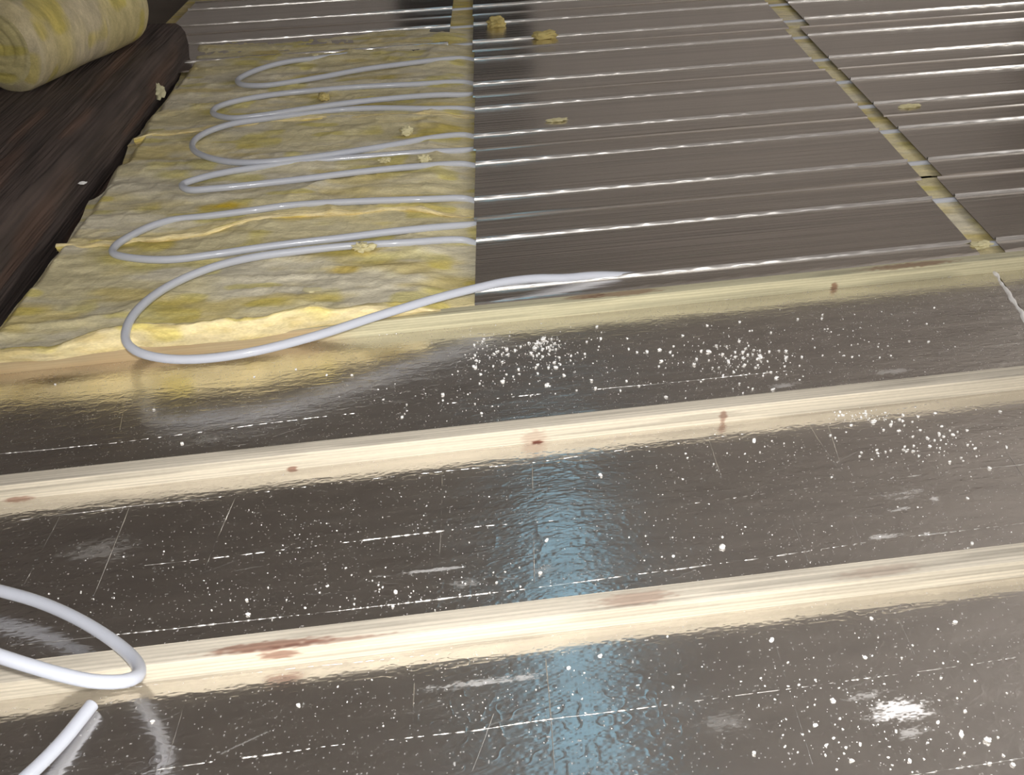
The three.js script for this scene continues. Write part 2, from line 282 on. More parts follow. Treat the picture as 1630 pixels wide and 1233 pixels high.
seam([[250, 1224], [500, 1190], [760, 1162], [900, 1140], [1000, 1130], [1300, 1090], [1630, 1045]], boardA, 0.0016, 0.34, 1);
seam([[1400, 1240], [1470, 1231], [1630, 1205]], boardA, 0.0012, 0.4, 2);
seam([[100, 1108], [250, 1089], [500, 1060], [760, 1034]], boardA, 0.001, 0.38, 21);
seam([[0, 1030], [200, 1008], [450, 981], [640, 960], [830, 938], [1000, 915], [1200, 890], [1400, 860], [1630, 832]], boardB, 0.0015, 0.38, 3);
seam([[230, 900], [370, 884], [560, 862], [760, 838], [900, 826], [1150, 795], [1340, 770], [1630, 738]], boardB, 0.0015, 0.38, 4);
seam([[0, 832], [200, 806], [400, 785], [660, 754], [850, 735], [1050, 708], [1300, 674], [1630, 616]], boardB, 0.0013, 0.42, 5);
seam([[0, 722], [180, 705], [500, 664], [700, 643], [850, 628], [1050, 610], [1250, 590], [1400, 572], [1620, 546]], boardC, 0.0012, 0.42, 6);
seam([[480, 545], [560, 536], [640, 530]], boardC, 0.0022, 0.3, 7);
seam([[870, 503], [1040, 486], [1130, 479], [1400, 455], [1580, 432]], boardC, 0.001, 0.45, 8);
function crease(a, b, parent, r = 0.0005, s = 1) {
  const A = at(...a), B = at(...b), n = 40, len = A.distanceTo(B);
  const g = gridGeo(n, 4, (u, v) => { const k = r * (0.35 + 0.9 * vnoise(u * 18, s * 5.7, 140)) * smooth(0, 0.1, u) * smooth(0, 0.1, 1 - u), w = 0.0015 * (vnoise(u * 3, s, 141) - 0.5); return [A.x + (B.x - A.x) * u + w + (v - 0.5) * 0.0016, -0.0006 + (k * 0.6 + 0.0006) * Math.sin(Math.PI * v), A.z + (B.z - A.z) * u, u * len, v]; });
  part('crease', g, M.crease, parent);
}
[[[294, 1116], [263, 1222]], [[1229, 1008], [1299, 1233]], [[660, 1078], [655, 1233]], [[868, 1046], [884, 1233]], [[1428, 980], [1457, 1045]], [[785, 1135], [750, 1233]], [[62, 1140], [20, 1215]]].forEach((c, i) => crease(...c, boardA, i === 3 ? 0.0011 : 0.0006, i));
[[[95, 822], [35, 935]], [[205, 808], [148, 950]], [[375, 790], [325, 905]], [[670, 755], [660, 860]], [[704, 750], [700, 885]], [[847, 738], [850, 930]], [[1125, 690], [1150, 762]], [[1280, 662], [1350, 772]], [[1313, 662], [1345, 760]], [[1345, 808], [1382, 885]], [[1245, 788], [1290, 905]], [[1600, 715], [1630, 760]]].forEach((c, i) => crease(...c, boardB, 0.0006, 20 + i));
[[[570, 565], [560, 622]], [[520, 600], [508, 655]], [[205, 590], [190, 690]]].forEach((c, i) => crease(...c, boardC, 0.0005, 40 + i));

// ---------------------------------------------------------------- mineral wool batts
const SURF = 0.026;
const beamFoot = [[0, 505], [60, 430], [103, 378], [106, 372], [136, 336], [149, 316], [161, 297], [176, 264], [195, 261], [205, 238], [219, 221], [224, 198], [234, 182], [246, 176], [250, 168], [262, 150], [287, 124], [300, 100], [310, 60], [330, 20]].map(p => at(p[0], p[1], SURF));
const leftX = z => lerpPoly([...beamFoot].reverse().map(p => ({ z: p.z, x: p.x })), z, 'z', 'x');
const edgePts = (L, h) => L.map(p => at(p[0], p[1], h)).map(p => ({ x: p.x, z: p.z }));
const frontEdge = edgePts([[-120, 588], [0, 577], [60, 573], [100, 570], [150, 562], [190, 555], [215, 553], [300, 548], [400, 538], [480, 525], [560, 513], [640, 502], [700, 493], [760, 479]], 0.03);
const E760 = frontEdge[frontEdge.length - 1];
const front1 = x => (x < E760.x ? lerpPoly(frontEdge, x, 'x', 'z') : b1.zb(x) - 0.004) + 0.010 * (vnoise(x * 24, 3.3, 150) - 0.5) * (x < E760.x ? 1 : 0);
const seam1 = edgePts([[60, 392], [105, 390], [150, 388], [190, 385], [260, 378], [330, 368], [390, 352], [450, 342], [560, 336], [640, 328], [755, 338]], 0.034);
const front2 = x => (x < seam1[seam1.length - 1].x ? lerpPoly(seam1, x, 'x', 'z') : seam1[seam1.length - 1].z - 0.135 * (x - seam1[seam1.length - 1].x)) + 0.016 * (vnoise(x * 20, 7.7, 151) - 0.5) * smooth(0.1, -0.1, x);
const seam2 = edgePts([[200, 222], [240, 214], [310, 206], [370, 198], [440, 190], [560, 184], [755, 178]], 0.034);
const front3 = x => (x < seam2[seam2.length - 1].x ? lerpPoly(seam2, x, 'x', 'z') : seam2[seam2.length - 1].z - 0.135 * (x - seam2[seam2.length - 1].x)) + 0.02 * (vnoise(x * 17, 1.7, 152) - 0.5) * smooth(0.1, -0.1, x);
const rearEdge = edgePts([[250, 101], [300, 98], [330, 94], [372, 98], [420, 96], [470, 90], [560, 85], [640, 76], [700, 72], [755, 68]], 0.036);
const front4 = x => x < rearEdge[rearEdge.length - 1].x ? lerpPoly(rearEdge, x, 'x', 'z') + 0.03 * (vnoise(x * 14, 2.2, 153) - 0.5) : rearEdge[rearEdge.length - 1].z - 0.135 * (x - rearEdge[rearEdge.length - 1].x);
const OLIVE = [0.76, 0.69, 0.42], TORN = [0.97, 0.85, 0.45], GREY = [0.78, 0.73, 0.55], MUST = [0.66, 0.53, 0.14];
function woolY(x, z, k, base) {
  const soft = smooth(-0.095, -0.2, x);
  return base + soft * (0.007 * (fbm(x * 7, z * 16, 160 + k, 4) - 0.5) + 0.008 * Math.pow(1 - Math.abs(2 * fbm(x * 3.3, z * 11, 165 + k, 3) - 1), 6) + 0.003 * (fbm(x * 60, z * 60, 170 + k, 2) - 0.5)) - (1 - soft) * 0.0085;
}
function woolColorAt(x, z, k) {
  let c = mix(OLIVE, GREY, smooth(0.40, 0.66, fbm(x * 4, z * 10, 175 + k, 3)));
  c = mix(c, MUST, 0.6 * smooth(0.60, 0.76, fbm(x * 5 + 3, z * 14, 180 + k, 3)));
  c = mix(c, TORN, 0.45 * smooth(0.60, 0.78, fbm(x * 6 + 9, z * 22, 185 + k, 4)));
  return c;
}
const spots = [[365, 327, 0.05, 0.9], [335, 330, 0.05, 0.5], [545, 430, 0.05, 0.7], [420, 395, 0.04, 0.4], [600, 395, 0.05, 0.3]].map(s => { const p = at(s[0], s[1], 0.03); return [p.x, p.z, s[2], s[3]]; });
const lipAt = (x, lipH, k) => lipH * (k === 1 ? smooth(-0.08, -0.32, x) * (1 - 0.45 * smooth(-0.78, -0.86, x)) : smooth(-0.05, -0.2, x)) * (0.6 + 0.55 * vnoise(x * 15, 4.4, 190 + k) + 0.15 * vnoise(x * 60, 4.4, 191 + k));
function batt(label, k, zFront, zBack, base, lipH, tornW, xr = 2.35) {
  const g = thing('wool_batt', label, 'insulation batt');
  const nx = 420, nz = 70, xOf = (u, z) => { const xl = leftX(z); return u < 0.72 ? xl + (-0.02 - xl) * (u / 0.72) : -0.02 + (xr + 0.02) * ((u - 0.72) / 0.28); };
  const body = gridGeo(nx, nz, (u, v) => {
    const z0 = zFront(-0.5), z1 = zBack(-0.5), x = xOf(u, z0 + (z1 - z0) * v), zf = zFront(x), zb = zBack(x), t = v * v * 0.35 + v * 0.65, z = zf + (zb - zf) * t, xs = u < 0.001 ? x : x;
    const dl = (x - leftX(z)), edge = smooth(0, 0.03, dl), d = zf - z;
    const lip = lipAt(x, lipH, k) * (1 - smooth(0.0, 0.06, d));
    return [xs, woolY(x, z, k, base) * (0.35 + 0.65 * edge) + lip, z, x, z];
  }, (q) => {
    const [x, y, z] = q, d = zFront(x) - z; let c = woolColorAt(x, z, k);
    c = mix(c, TORN, (1 - smooth(tornW * 0.62, tornW, d + 0.03 * (fbm(x * 20, z * 30, 195 + k, 3) - 0.5))) * smooth(-0.02, -0.06, x));
    for (const s of spots) { const f = s[3] * (1 - smooth(0.3, 1, Math.hypot((x - s[0]) / s[2], (z - s[1]) / (s[2] * 0.5)) + 0.6 * (fbm(x * 40, z * 70, 197, 3) - 0.5))); c = mix(c, [0.72, 0.52, 0.03], f); }
    return c;
  });
  part('wool_body', body, M.wool, g);
  // torn front face: lumpy, from the top rim down
  const nl = 420, torn = gridGeo(nl, 12, (u, v) => {
    const xl = leftX(zFront(-0.9)), x = xl + 0.005 + (xr - xl) * u * (k === 1 ? 1 : 0.999), zf = zFront(x), soft = smooth(-0.02, -0.1, x);
    const top = woolY(x, zf, k, base) + lipAt(x, lipH, k), low = k === 1 ? 0.026 : 0.014;
    const a = v * Math.PI * 0.5, n = soft * (0.020 * (fbm(x * 26, v * 2.6, 200 + k, 4) - 0.45) + 0.006 * (vnoise(x * 110, v * 9, 204) - 0.5)) * Math.sin(Math.PI * Math.min(1, v * 1.15 + 0.05));
    return [x, top - (top - low) * (1 - Math.cos(a)) + 0.3 * n, zf + soft * (0.009 * Math.sin(v * Math.PI) - 0.003 * v) + n, x, top - v * 0.06];
  }, q => mix(mix(TORN, [0.92, 0.79, 0.47], fbm(q[0] * 30, q[1] * 90, 210, 3)), [0.82, 0.66, 0.28], 0.6 * smooth(0.5, 0.75, fbm(q[0] * 22, q[1] * 70 + 4, 212, 3))));
  part('torn_edge', torn, M.wool, g);
  const under = gridGeo(40, 1, (u, v) => { const z = zFront(-0.5) * (1 - v) + zBack(-0.5) * v, x = leftX(z) + 0.02 + (xr - leftX(z) - 0.02) * u; return [x, -0.035, zFront(x) * (1 - v) + zBack(x) * v, x, v]; }, () => OLIVE);
  part('underside', under, M.wool, g);
  return g;
}
batt('olive yellow wool batt nearest the battens, its torn bright yellow edge facing the foil', 1, front1, x => front2(x) - 0.012, 0.028, 0.048, 0.05);
batt('olive yellow wool batt with an orange stain, between the other two wool batts', 2, front2, x => front3(x) - 0.012, 0.028, 0.009, 0.05);
batt('olive wool batt farthest from the battens, tucked under the rearmost aluminium sheets', 3, front3, x => front4(x) - 0.25, 0.029, 0.005, 0.025);
{ // wool that shows in the gaps between the rear sheets
  const g = thing('wool_batt', 'strip of yellow wool showing in the gap between the rearmost aluminium sheets', 'insulation batt');
  part('wool_body', gridGeo(200, 60, (u, v) => { const x = -1.3 + 3.65 * u, zb = -5.4, zf = front4(x) - 0.2, z = zf + (zb - zf) * v; return [x, 0.0200, z, x, z]; }, q => mix(woolColorAt(q[0], q[2], 5), MUST, 0.4)), M.wool, g);
}

// ---------------------------------------------------------------- aluminium heat spreading sheets, each with two pipe channels
const SL = 0.137, PY = 0.0190, PR = 0.0085, FLAT = 0.029;
const rowZ0 = (px, py, h) => { const p = at(px, py, h); return p.z + SL * p.x; };
const ROWS = [rowZ0(1000, 433, 0.038), rowZ0(757, 377, 0.038), rowZ0(757, 311, 0.039), rowZ0(757, 255, 0.039), rowZ0(757, 211, 0.039), rowZ0(757, 168, 0.039), rowZ0(757, 129, 0.039), rowZ0(757, 90, 0.039), rowZ0(757, 62, 0.039), rowZ0(757, 34, 0.039), rowZ0(757, 6, 0.039)];
while (ROWS.length < 12) ROWS.push(ROWS[ROWS.length - 1] - 0.26);
function strip3(prof, xL, xR, nx, k, rough = 1) {           // a thin sheet: closed profile swept along the rows; prof = [z offset, y]
  const th = 0.0009, top = prof, bot = prof.map(p => [p[0], p[1] - th]).reverse(), loop = [...top, ...bot, top[0]];
  return gridGeo(nx, loop.length - 1, (u, _, i, j) => {
    const x = xL + (xR - xL) * u, [zo, y] = loop[j], w = 0.0012 * rough * (fbm(x * 2.3, zo * 22 * rough, 220 + k, 2) - 0.5) + 0.0004 * rough * (vnoise(x * 9, zo * 60 * rough, 223 + k) - 0.5);
    return [x, y + w, zo - SL * x, x, zo];
  });
}
function sheet(label, k, i, xL, xR) {
  const zA = ROWS[i], zB = ROWS[i + 1], g = thing('heat_sheet', label, 'aluminium sheet'), R = 0.0066;
  const prev = i ? (ROWS[i - 1] + zA) / 2 - 0.006 : Math.min(b1.zb(0) - 0.008, zA + 0.075), next = i + 2 < ROWS.length ? (zB + ROWS[i + 2]) / 2 + 0.006 : zB - 0.12;
  const zPrev = i === 0 ? x => 0 : null;
  const flat = (z0, z1, lipA, lipB) => { const P = []; if (lipA) P.push([z0 + 0.004, FLAT - 0.004], [z0 + 0.001, FLAT - 0.0006]); const n = 8; for (let q = 0; q <= n; q++) P.push([z0 + (z1 - z0) * q / n, FLAT]); if (lipB) P.push([z1 - 0.003, FLAT + 0.0035], [z1 - 0.006, FLAT + 0.004]); return P; };
  const add = (P) => part('flat_band', toCreasedNormals(strip3(P, xL, xR, 36, k), 0.6), M.plate, g);
  const o = 0.0006;
  add(flat(prev, zA + R + o, true, false)); add(flat(zA - R - o, zB + R + o, false, false)); add(flat(zB - R - o, next, false, true));
  for (const z of [zA, zB]) {
    const P = [[z + R + o, FLAT]]; let cz = z + 0.0056, cy = FLAT;
    for (let q = 0; q <= 30; q++) { P.push([cz, cy]); const e = (q < 10 ? 8 + 3 * q : q < 20 ? 38 + 10.4 * (q - 10) : 142 + 3 * (q - 20)) * Math.PI / 180; cz -= 0.00062 * Math.sin(e); cy += 0.00062 * Math.cos(e); }
    P.push([z - R - o, FLAT]);
    part('pipe_channel', toCreasedNormals(strip3(P, xL, xR, 36, k, 0.25), 0.9), M.channel, g);
  }
  return g;
}
const WIDE = 0.010;
const XE = at(756, 250, 0.03).x;
const gapL = [[1544, 385], [1424, 235], [1349, 150], [1290, 92], [1253, 40], [1232, 0]].map(p => at(p[0], p[1], 0.03).x);
const gapR = [[1570, 375], [1452, 235], [1370, 150], [1314, 92], [1285, 40], [1252, 0]].map(p => at(p[0], p[1], 0.03).x + WIDE);
const midWords = ['central aluminium sheet nearest the battens, with the white pipe sliding under its channel', 'central aluminium sheet second from the battens, beside the orange stained wool', 'central aluminium sheet third from the battens, two bright channels', 'central aluminium sheet fourth from the battens, dark streaks beside the wool edge', 'central aluminium sheet with two yellow wool scraps lying on it', 'rearmost central aluminium sheet at the top of the picture'];
const farWords = ['aluminium sheet across the wool gap nearest the battens, beside the frayed foil joint', 'aluminium sheet across the wool gap, second from the battens', 'aluminium sheet across the wool gap with a pale wool scrap on it', 'aluminium sheet across the wool gap, fourth from the battens', 'aluminium sheet across the wool gap, fifth from the battens', 'rearmost aluminium sheet across the wool gap'];
for (let k = 0; k < 6; k++) {
  sheet(midWords[k], k, k * 2, at(757 - k * 0.9, [420, 285, 190, 110, 45, 15][k], 0.03).x, gapL[k]);
  sheet(farWords[k], 10 + k, k * 2, gapR[k], 2.3);
}
const XG = at(718, 30, 0.03).x;
sheet('aluminium sheet by the dark beam, its front channel edging the wool', 20, 8, -1.16, XG);
sheet('rearmost aluminium sheet by the dark beam, beyond the wool roll', 21, 10, -1.25, XG);

// ---------------------------------------------------------------- pipes
function pipe(label, pts, cat = 'pipe', rad = PR, caps = true, group) {
  const curve = new THREE.CatmullRomCurve3(pts, false, 'centripetal'), len = curve.getLength();
  const o = thing('heating_pipe', label, cat, [0, 0, 0], group);
  part('tube', new THREE.TubeGeometry(curve, Math.max(60, Math.round(len / 0.012)), rad, 14), M.pipe, o);
  return { o, curve };
}
const row = (i, x) => new THREE.Vector3(x, PY, ROWS[i] - SL * x);
const P3 = L => L.map(([x, y, h]) => at(x, y, h));
const whole = i => [2.25, 1.6, ...[1.0, 0.6, 0.3, 0.1, -0.06]].map(x => row(i, x));
pipe('white plastic pipe in the largest loop, arching over the torn yellow wool edge and foil', [
  ...[2.25, 1.6, 1.0, 0.75, 0.5, 0.34].map(x => row(0, x)), ...P3([[950, 438, 0.036], [900, 442, 0.042], [850, 443, 0.050], [800, 449, 0.056], [760, 458, 0.060], [700, 473, 0.064], [600, 503, 0.066], [500, 535, 0.066], [400, 560, 0.066], [320, 571, 0.064], [260, 570, 0.068], [218, 559, 0.074], [201, 543, 0.080], [203, 518, 0.084], [222, 490, 0.082], [262, 459, 0.074], [330, 428, 0.062], [400, 410, 0.048], [480, 399, 0.044], [560, 391, 0.041], [650, 386, 0.038], [735, 382, 0.024]]),
  ...[-0.06, 0.1, 0.3, 0.6, 1.0, 1.6, 2.25].map(x => row(1, x))]);
pipe('grey white plastic pipe loop reaching farthest towards the dark beam', [
  ...P3([[880, 345, 0.008], [800, 353, 0.010], [762, 357, 0.016], [730, 359, 0.026], [690, 362, 0.036], [620, 369, 0.042], [540, 379, 0.042], [460, 388, 0.043], [400, 396, 0.044], [340, 405, 0.045], [270, 413, 0.046], [215, 411, 0.046], [180, 403, 0.046], [184, 391, 0.046], [205, 377, 0.044], [240, 360, 0.040], [275, 350, 0.036], [330, 344, 0.036], [400, 335, 0.038], [460, 327, 0.038], [560, 321, 0.038], [680, 317, 0.036], [740, 316, 0.024]]), ...whole(2).reverse()]);
pipe('thick looking white pipe loop above the orange stain in the wool', [
  ...P3([[800, 234, 0.010], [760, 238, 0.016], [730, 240, 0.026], [680, 242, 0.030], [600, 248, 0.030], [500, 256, 0.032], [420, 265, 0.036], [360, 274, 0.042], [320, 283, 0.046], [290, 294, 0.048], [300, 302, 0.048], [340, 300, 0.048], [400, 294, 0.046], [480, 285, 0.044], [560, 275, 0.042], [650, 266, 0.038], [738, 261, 0.024]]), ...whole(3).reverse()]);
pipe('white pipe loop crossing under its neighbour, third from the rear of the wool', [
  ...whole(4), ...P3([[740, 215, 0.024], [690, 219, 0.032], [640, 228, 0.036], [560, 241, 0.040], [480, 252, 0.042], [420, 258, 0.044], [370, 258, 0.044], [330, 250, 0.044], [308, 238, 0.044], [309, 224, 0.044], [330, 210, 0.044], [370, 197, 0.044], [430, 188, 0.042], [480, 182, 0.040], [540, 175, 0.038], [600, 172, 0.038], [680, 173, 0.036], [738, 173, 0.024]]), ...whole(5).reverse()]);
pipe('white pipe loop second from the rear, its near arm crossing over the next pipe', [
  ...P3([[800, 145, 0.010], [760, 150, 0.016], [735, 151, 0.028], [700, 151, 0.042], [640, 155, 0.052], [560, 163, 0.056], [480, 174, 0.054], [420, 183, 0.050], [370, 188, 0.048], [340, 181, 0.046], [342, 173, 0.046], [360, 165, 0.044], [400, 156, 0.042], [440, 150, 0.042], [500, 144, 0.042], [560, 139, 0.040], [660, 134, 0.036], [740, 131, 0.024]]), ...whole(6).reverse()]);
pipe('white pipe loop at the rear of the wool, below the rearmost sheets', [
  ...P3([[640, 80, 0.016], [560, 86, 0.024], [500, 93, 0.036], [460, 98, 0.042], [425, 106, 0.044], [395, 117, 0.044], [378, 128, 0.044], [386, 135, 0.044], [420, 136, 0.044], [460, 131, 0.044], [520, 121, 0.044], [580, 110, 0.044], [640, 102, 0.042], [700, 95, 0.038], [738, 93, 0.024]]), ...whole(7).reverse()]);
[8, 9, 10, 11].forEach((i, n) => pipe(['white pipe running straight under the sheet channel that edges the wool', 'white pipe bridging the wool gap between the rearmost sheets', 'white pipe hidden in the front channel of the rearmost sheets', 'white pipe hidden in the rear channel of the rearmost sheets'][n], [2.25, 1, 0, -1.1].map(x => row(i, x))));
pipe('loose white pipe bent in a loop across the brightly lit batten', P3([[-260, 905, 0.05], [-160, 912, 0.045], [-60, 926, 0.038], [0, 940, 0.034], [60, 957, 0.034], [120, 983, 0.038], [175, 1016, 0.046], [208, 1043, 0.056], [221, 1062, 0.068], [218, 1076, 0.080], [196, 1084, 0.092], [150, 1084, 0.105], [100, 1074, 0.118], [50, 1060, 0.130], [0, 1044, 0.143], [-80, 1015, 0.16], [-160, 985, 0.18]]));
{
  const { o, curve } = pipe('cut end of a loose white pipe lying on the foil near the bright batten', P3([[146, 1122, 0.0095], [126, 1147, 0.0105], [104, 1174, 0.0125], [74, 1206, 0.0155], [40, 1238, 0.020], [0, 1272, 0.026], [-60, 1318, 0.04]]));
  const a = curve.getPointAt(0), t = curve.getTangentAt(0), ring = new THREE.TorusGeometry(0.0068, 0.0018, 8, 20);
  const q = new THREE.Quaternion().setFromUnitVectors(new THREE.Vector3(0, 0, 1), t);
  ring.applyQuaternion(q); ring.translate(a.x, a.y, a.z); part('cut_rim', ring, M.pipe, o);
  const disc = new THREE.CircleGeometry(0.006, 18); disc.applyQuaternion(q); disc.translate(a.x + t.x * 0.004, a.y + t.y * 0.004, a.z + t.z * 0.004); part('bore', disc, new THREE.MeshStandardMaterial({ color: new THREE.Color(0.25, 0.26, 0.28), roughness: 0.7, side: THREE.DoubleSide }), o);
}

// ---------------------------------------------------------------- old dark beam and the roll of wool on it
{
  const BX = -1.075, BT = 0.145, WD = 0.62, zN = -1.0, zF = -3.76;
  const bark = tex(512, 512, (u, v) => {
    const s = 0.4 * pn(u, v, 30, 5, 230) + 0.35 * pn(u, v, 90, 9, 231) + 0.25 * pn(u, v, 14, 10, 232), f = smooth(0.55, 0.8, pn(u, v, 12, 4, 233));
    return [0.19 + 0.21 * s + 0.07 * f, 0.16 + 0.185 * s + 0.035 * f, 0.15 + 0.17 * s + 0.015 * f];
  }, { srgb: true, repeat: [1 / 0.5, 1 / 1.1] });
  const bumpT = tex(512, 512, (u, v) => { const s = 0.45 * pn(u, v, 40, 4, 235) + 0.35 * pn(u, v, 110, 10, 236) + 0.2 * pn(u, v, 24, 24, 237); return [s, s, s]; }, { repeat: [1 / 0.5, 1 / 1.1] });
  const m = new THREE.MeshStandardMaterial({ map: bark, bumpMap: bumpT, bumpScale: 0.008, roughness: 0.85 });
  const prof = [[0.0, -0.04], [0.0, 0.02], [0.006, 0.07], [0.004, BT - 0.03], [-0.008, BT - 0.010], [-0.025, BT], [-WD * 0.4, BT + 0.004], [-WD, BT], [-WD, -0.04], [0, -0.04]]; let acc = 0;
  const vv = prof.map((p, i) => (i ? acc += Math.hypot(p[0] - prof[i - 1][0], p[1] - prof[i - 1][1]) : 0));
  const g = gridGeo(60, prof.length - 1, (u, _, i, j) => {
    const z = zN + (zF - zN) * u, [a, y] = prof[j], n = (vnoise(z * 3, j * 0.6, 240) - 0.5) * 0.018 + (vnoise(z * 11, j * 0.8, 241) - 0.5) * 0.008, side = j > 0 && j < prof.length - 3 ? 1 : 0;
    return [BX - 0.005 * (-z - 2) + a + n * side, y + n * 0.4 * side, z, vv[j], z];
  });
  const o = thing('timber_beam', 'old dark brown timber beam beside the wool batts, carrying the rolled wool', 'beam');
  part('beam_body', g, m, o);
  const cap = new THREE.ShapeGeometry(new THREE.Shape(prof.slice(0, -1).map(p => new THREE.Vector2(p[0], p[1])))); cap.translate(BX - 0.009, 0, zF); part('end_grain', cap, new THREE.MeshStandardMaterial({ color: new THREE.Color(0.10, 0.075, 0.06), roughness: 0.9, side: THREE.DoubleSide }), o);
}
{
  const RR = 0.128, h = 0.15 + RR - 0.006, A = at(-2, 78, h), B = at(186, 2, h), dir = B.clone().sub(A), L = dir.length(); dir.normalize();
  const o = thing('wool_roll', 'yellow mineral wool rolled up on top of the dark beam', 'insulation roll', A.toArray());
  const side = new THREE.Vector3().crossVectors(new THREE.Vector3(0, 1, 0), dir).normalize(), up = new THREE.Vector3(0, 1, 0);
  const ringAt = (s, r, a) => dir.clone().multiplyScalar(s).addScaledVector(side, Math.cos(a) * r).addScaledVector(up, Math.sin(a) * r);
  const rollC = (p, k) => mix(mix([0.66, 0.58, 0.30], [0.70, 0.62, 0.42], smooth(0.4, 0.65, fbm(p[0] * 9 + k, p[2] * 9, 250, 3))), [0.68, 0.58, 0.24], 0.5 * smooth(0.52, 0.72, fbm(p[0] * 6 + 5, p[2] * 7 + k, 252, 3)));
  const skin = gridGeo(72, 40, (u, v) => {
    const a = u * Math.PI * 2, s = -0.0 + L * v, end = Math.min(v, 1 - v) * L, round = 0.03 * (1 - Math.sqrt(clamp(1 - Math.pow(1 - clamp(end / 0.03), 2))));
    const n = 0.007 * (fbm(Math.cos(a) * 2.2 + 5, Math.sin(a) * 2.2 + s * 7, 255, 3) - 0.5), p = ringAt(s, RR - round + n, a); return [p.x, p.y, p.z, u * 0.8, s];
  }, q => rollC(q, 0));
  part('wool_skin', skin, M.wool, o);
  for (const e of [0, 1]) {
    const disc = gridGeo(96, 24, (u, v) => {
      const a = u * Math.PI * 2, rad = (RR - 0.028) * v, coil = 0.004 * Math.pow(0.5 + 0.5 * Math.sin((rad / 0.03 - u) * Math.PI * 2), 4), bulge = 0.012 * (1 - v * v) - coil + 0.004 * (fbm(Math.cos(a) * rad * 40 + 9, Math.sin(a) * rad * 40 + 9, 258, 3) - 0.5);
      const p = ringAt(e ? L + bulge : -bulge, rad + 0.0005, e ? a : -a); return [p.x, p.y, p.z, Math.cos(a) * rad, Math.sin(a) * rad];
    }, (q, u, v) => mix([0.66, 0.59, 0.28], [0.72, 0.65, 0.34], smooth(0.7, 1, v)));
    part('rolled_end', disc, M.wool, o);
  }
}

// ---------------------------------------------------------------- loose scraps and crumbs
function lump(r, detail, flat, s) {
  let g = new THREE.IcosahedronGeometry(r, detail); g.deleteAttribute('normal'); g.deleteAttribute('uv'); g = mergeVertices(g, 1e-6);
  const P = g.attributes.position; for (let i = 0; i < P.count; i++) { const k = 0.72 + 0.56 * h2(i, s, 300); P.setXYZ(i, P.getX(i) * k * 1.15, P.getY(i) * k * flat, P.getZ(i) * k); }
  g = g.toNonIndexed(); g.computeVertexNormals(); g.setAttribute('uv', new THREE.Float32BufferAttribute(new Float32Array(g.attributes.position.count * 2), 2)); return g;
}
const scrapMat = new THREE.MeshStandardMaterial({ color: new THREE.Color(0.55, 0.45, 0.18), roughness: 1, bumpMap: woolBump, bumpScale: 0.003 });
const paleMat = new THREE.MeshStandardMaterial({ color: new THREE.Color(0.66, 0.60, 0.36), roughness: 1 });
function scrap(px, py, r, h, label, m = scrapMat, sx = 1, flat = 0.7) {
  const g = lump(r, 3, flat, Math.round(px * 3 + py)); { const P = g.attributes.position; for (let i = 0; i < P.count; i++) { const x = P.getX(i), y = P.getY(i), z = P.getZ(i), k = 0.55 + 0.9 * fbm(x / r * 1.3 + px, z / r * 1.3 + y / r, 320, 3); P.setXYZ(i, x * k, y * k, z * k); } g.computeVertexNormals(); } const p = at(px, py, h); const o = new THREE.Mesh(toCreasedNormals(g, 1.2), m); o.name = numbered('wool_scrap'); o.scale.x = sx; o.rotation.y = 0.137; o.position.set(p.x, h + r * flat * 0.62, p.z); o.castShadow = o.receiveShadow = true; scene.add(o); return tag(o, label, 'wool scrap');
}
scrap(790, 41, 0.026, 0.030, 'rounded yellow wool scrap alone on a rear aluminium sheet');
scrap(866, 60, 0.022, 0.031, 'yellow wool scrap lying across a bright sheet channel', scrapMat, 1.5);
scrap(886, 192, 0.010, 0.030, 'thin pale wool wisp on the central aluminium sheet', paleMat, 3.0, 0.4);
scrap(1448, 170, 0.011, 0.030, 'pale wool wisp on the sheet across the wool gap', paleMat, 2.4, 0.4);
scrap(578, 398, 0.017, 0.036, 'yellow wool scrap caught on the far arm of the largest pipe loop', paleMat, 1.3);
scrap(515, 158, 0.016, 0.034, 'yellow wool scrap by the crossing of two pipes near the rear of the wool');
scrap(648, 212, 0.017, 0.034, 'yellow wool scrap at the rear side of a half buried pipe', paleMat);
scrap(676, 256, 0.015, 0.034, 'yellow wool scrap near the sheet edge, behind the thick looking pipe', paleMat);
scrap(614, 257, 0.009, 0.034, 'small yellow wool scrap between two pipe arms', paleMat, 1.4);
scrap(502, 92, 0.012, 0.034, 'yellow wool scrap against the rear sheet channel', paleMat);
scrap(250, 152, 0.026, 0.03, 'pale wool tuft curling up against the dark beam', new THREE.MeshStandardMaterial({ color: new THREE.Color(0.62, 0.58, 0.38), roughness: 1, bumpMap: woolBump, bumpScale: 0.003 }), 0.8, 0.9);
scrap(498, 462, 0.010, 0.036, 'whitish fluff on the front wool batt above the pipe', paleMat, 1.8, 0.25);
scrap(1562, 392, 0.014, 0.026, 'bleached wool scrap at the batten end of the wool gap', paleMat, 1.3, 0.5);
scrap(140, 292, 0.005, 0.10, 'white fleck lying against the side of the dark beam', M.crumb, 1.6).position.x -= 0.012;

const bays = [{ zf: x => -0.25 - 0.12 * x, zb: b3.zf }, { zf: b3.zb, zb: b2.zf }, { zf: b2.zb, zb: b1.zf }];
const crumbGeo = [0, 1, 2, 3, 4].map(s => lump(1, s < 3 ? 1 : 0, 0.62, 40 + s));
const crumbs = [];
const addCrumb = (px, py, r, label, spot) => { const p = at(px, py); for (let b = 0; b < 3; b++) if (p.z < bays[b].zf(p.x) - r && p.z > bays[b].zb(p.x) + r) { crumbs.push({ x: p.x, z: p.z, r, bay: b, label, spot }); return; } };
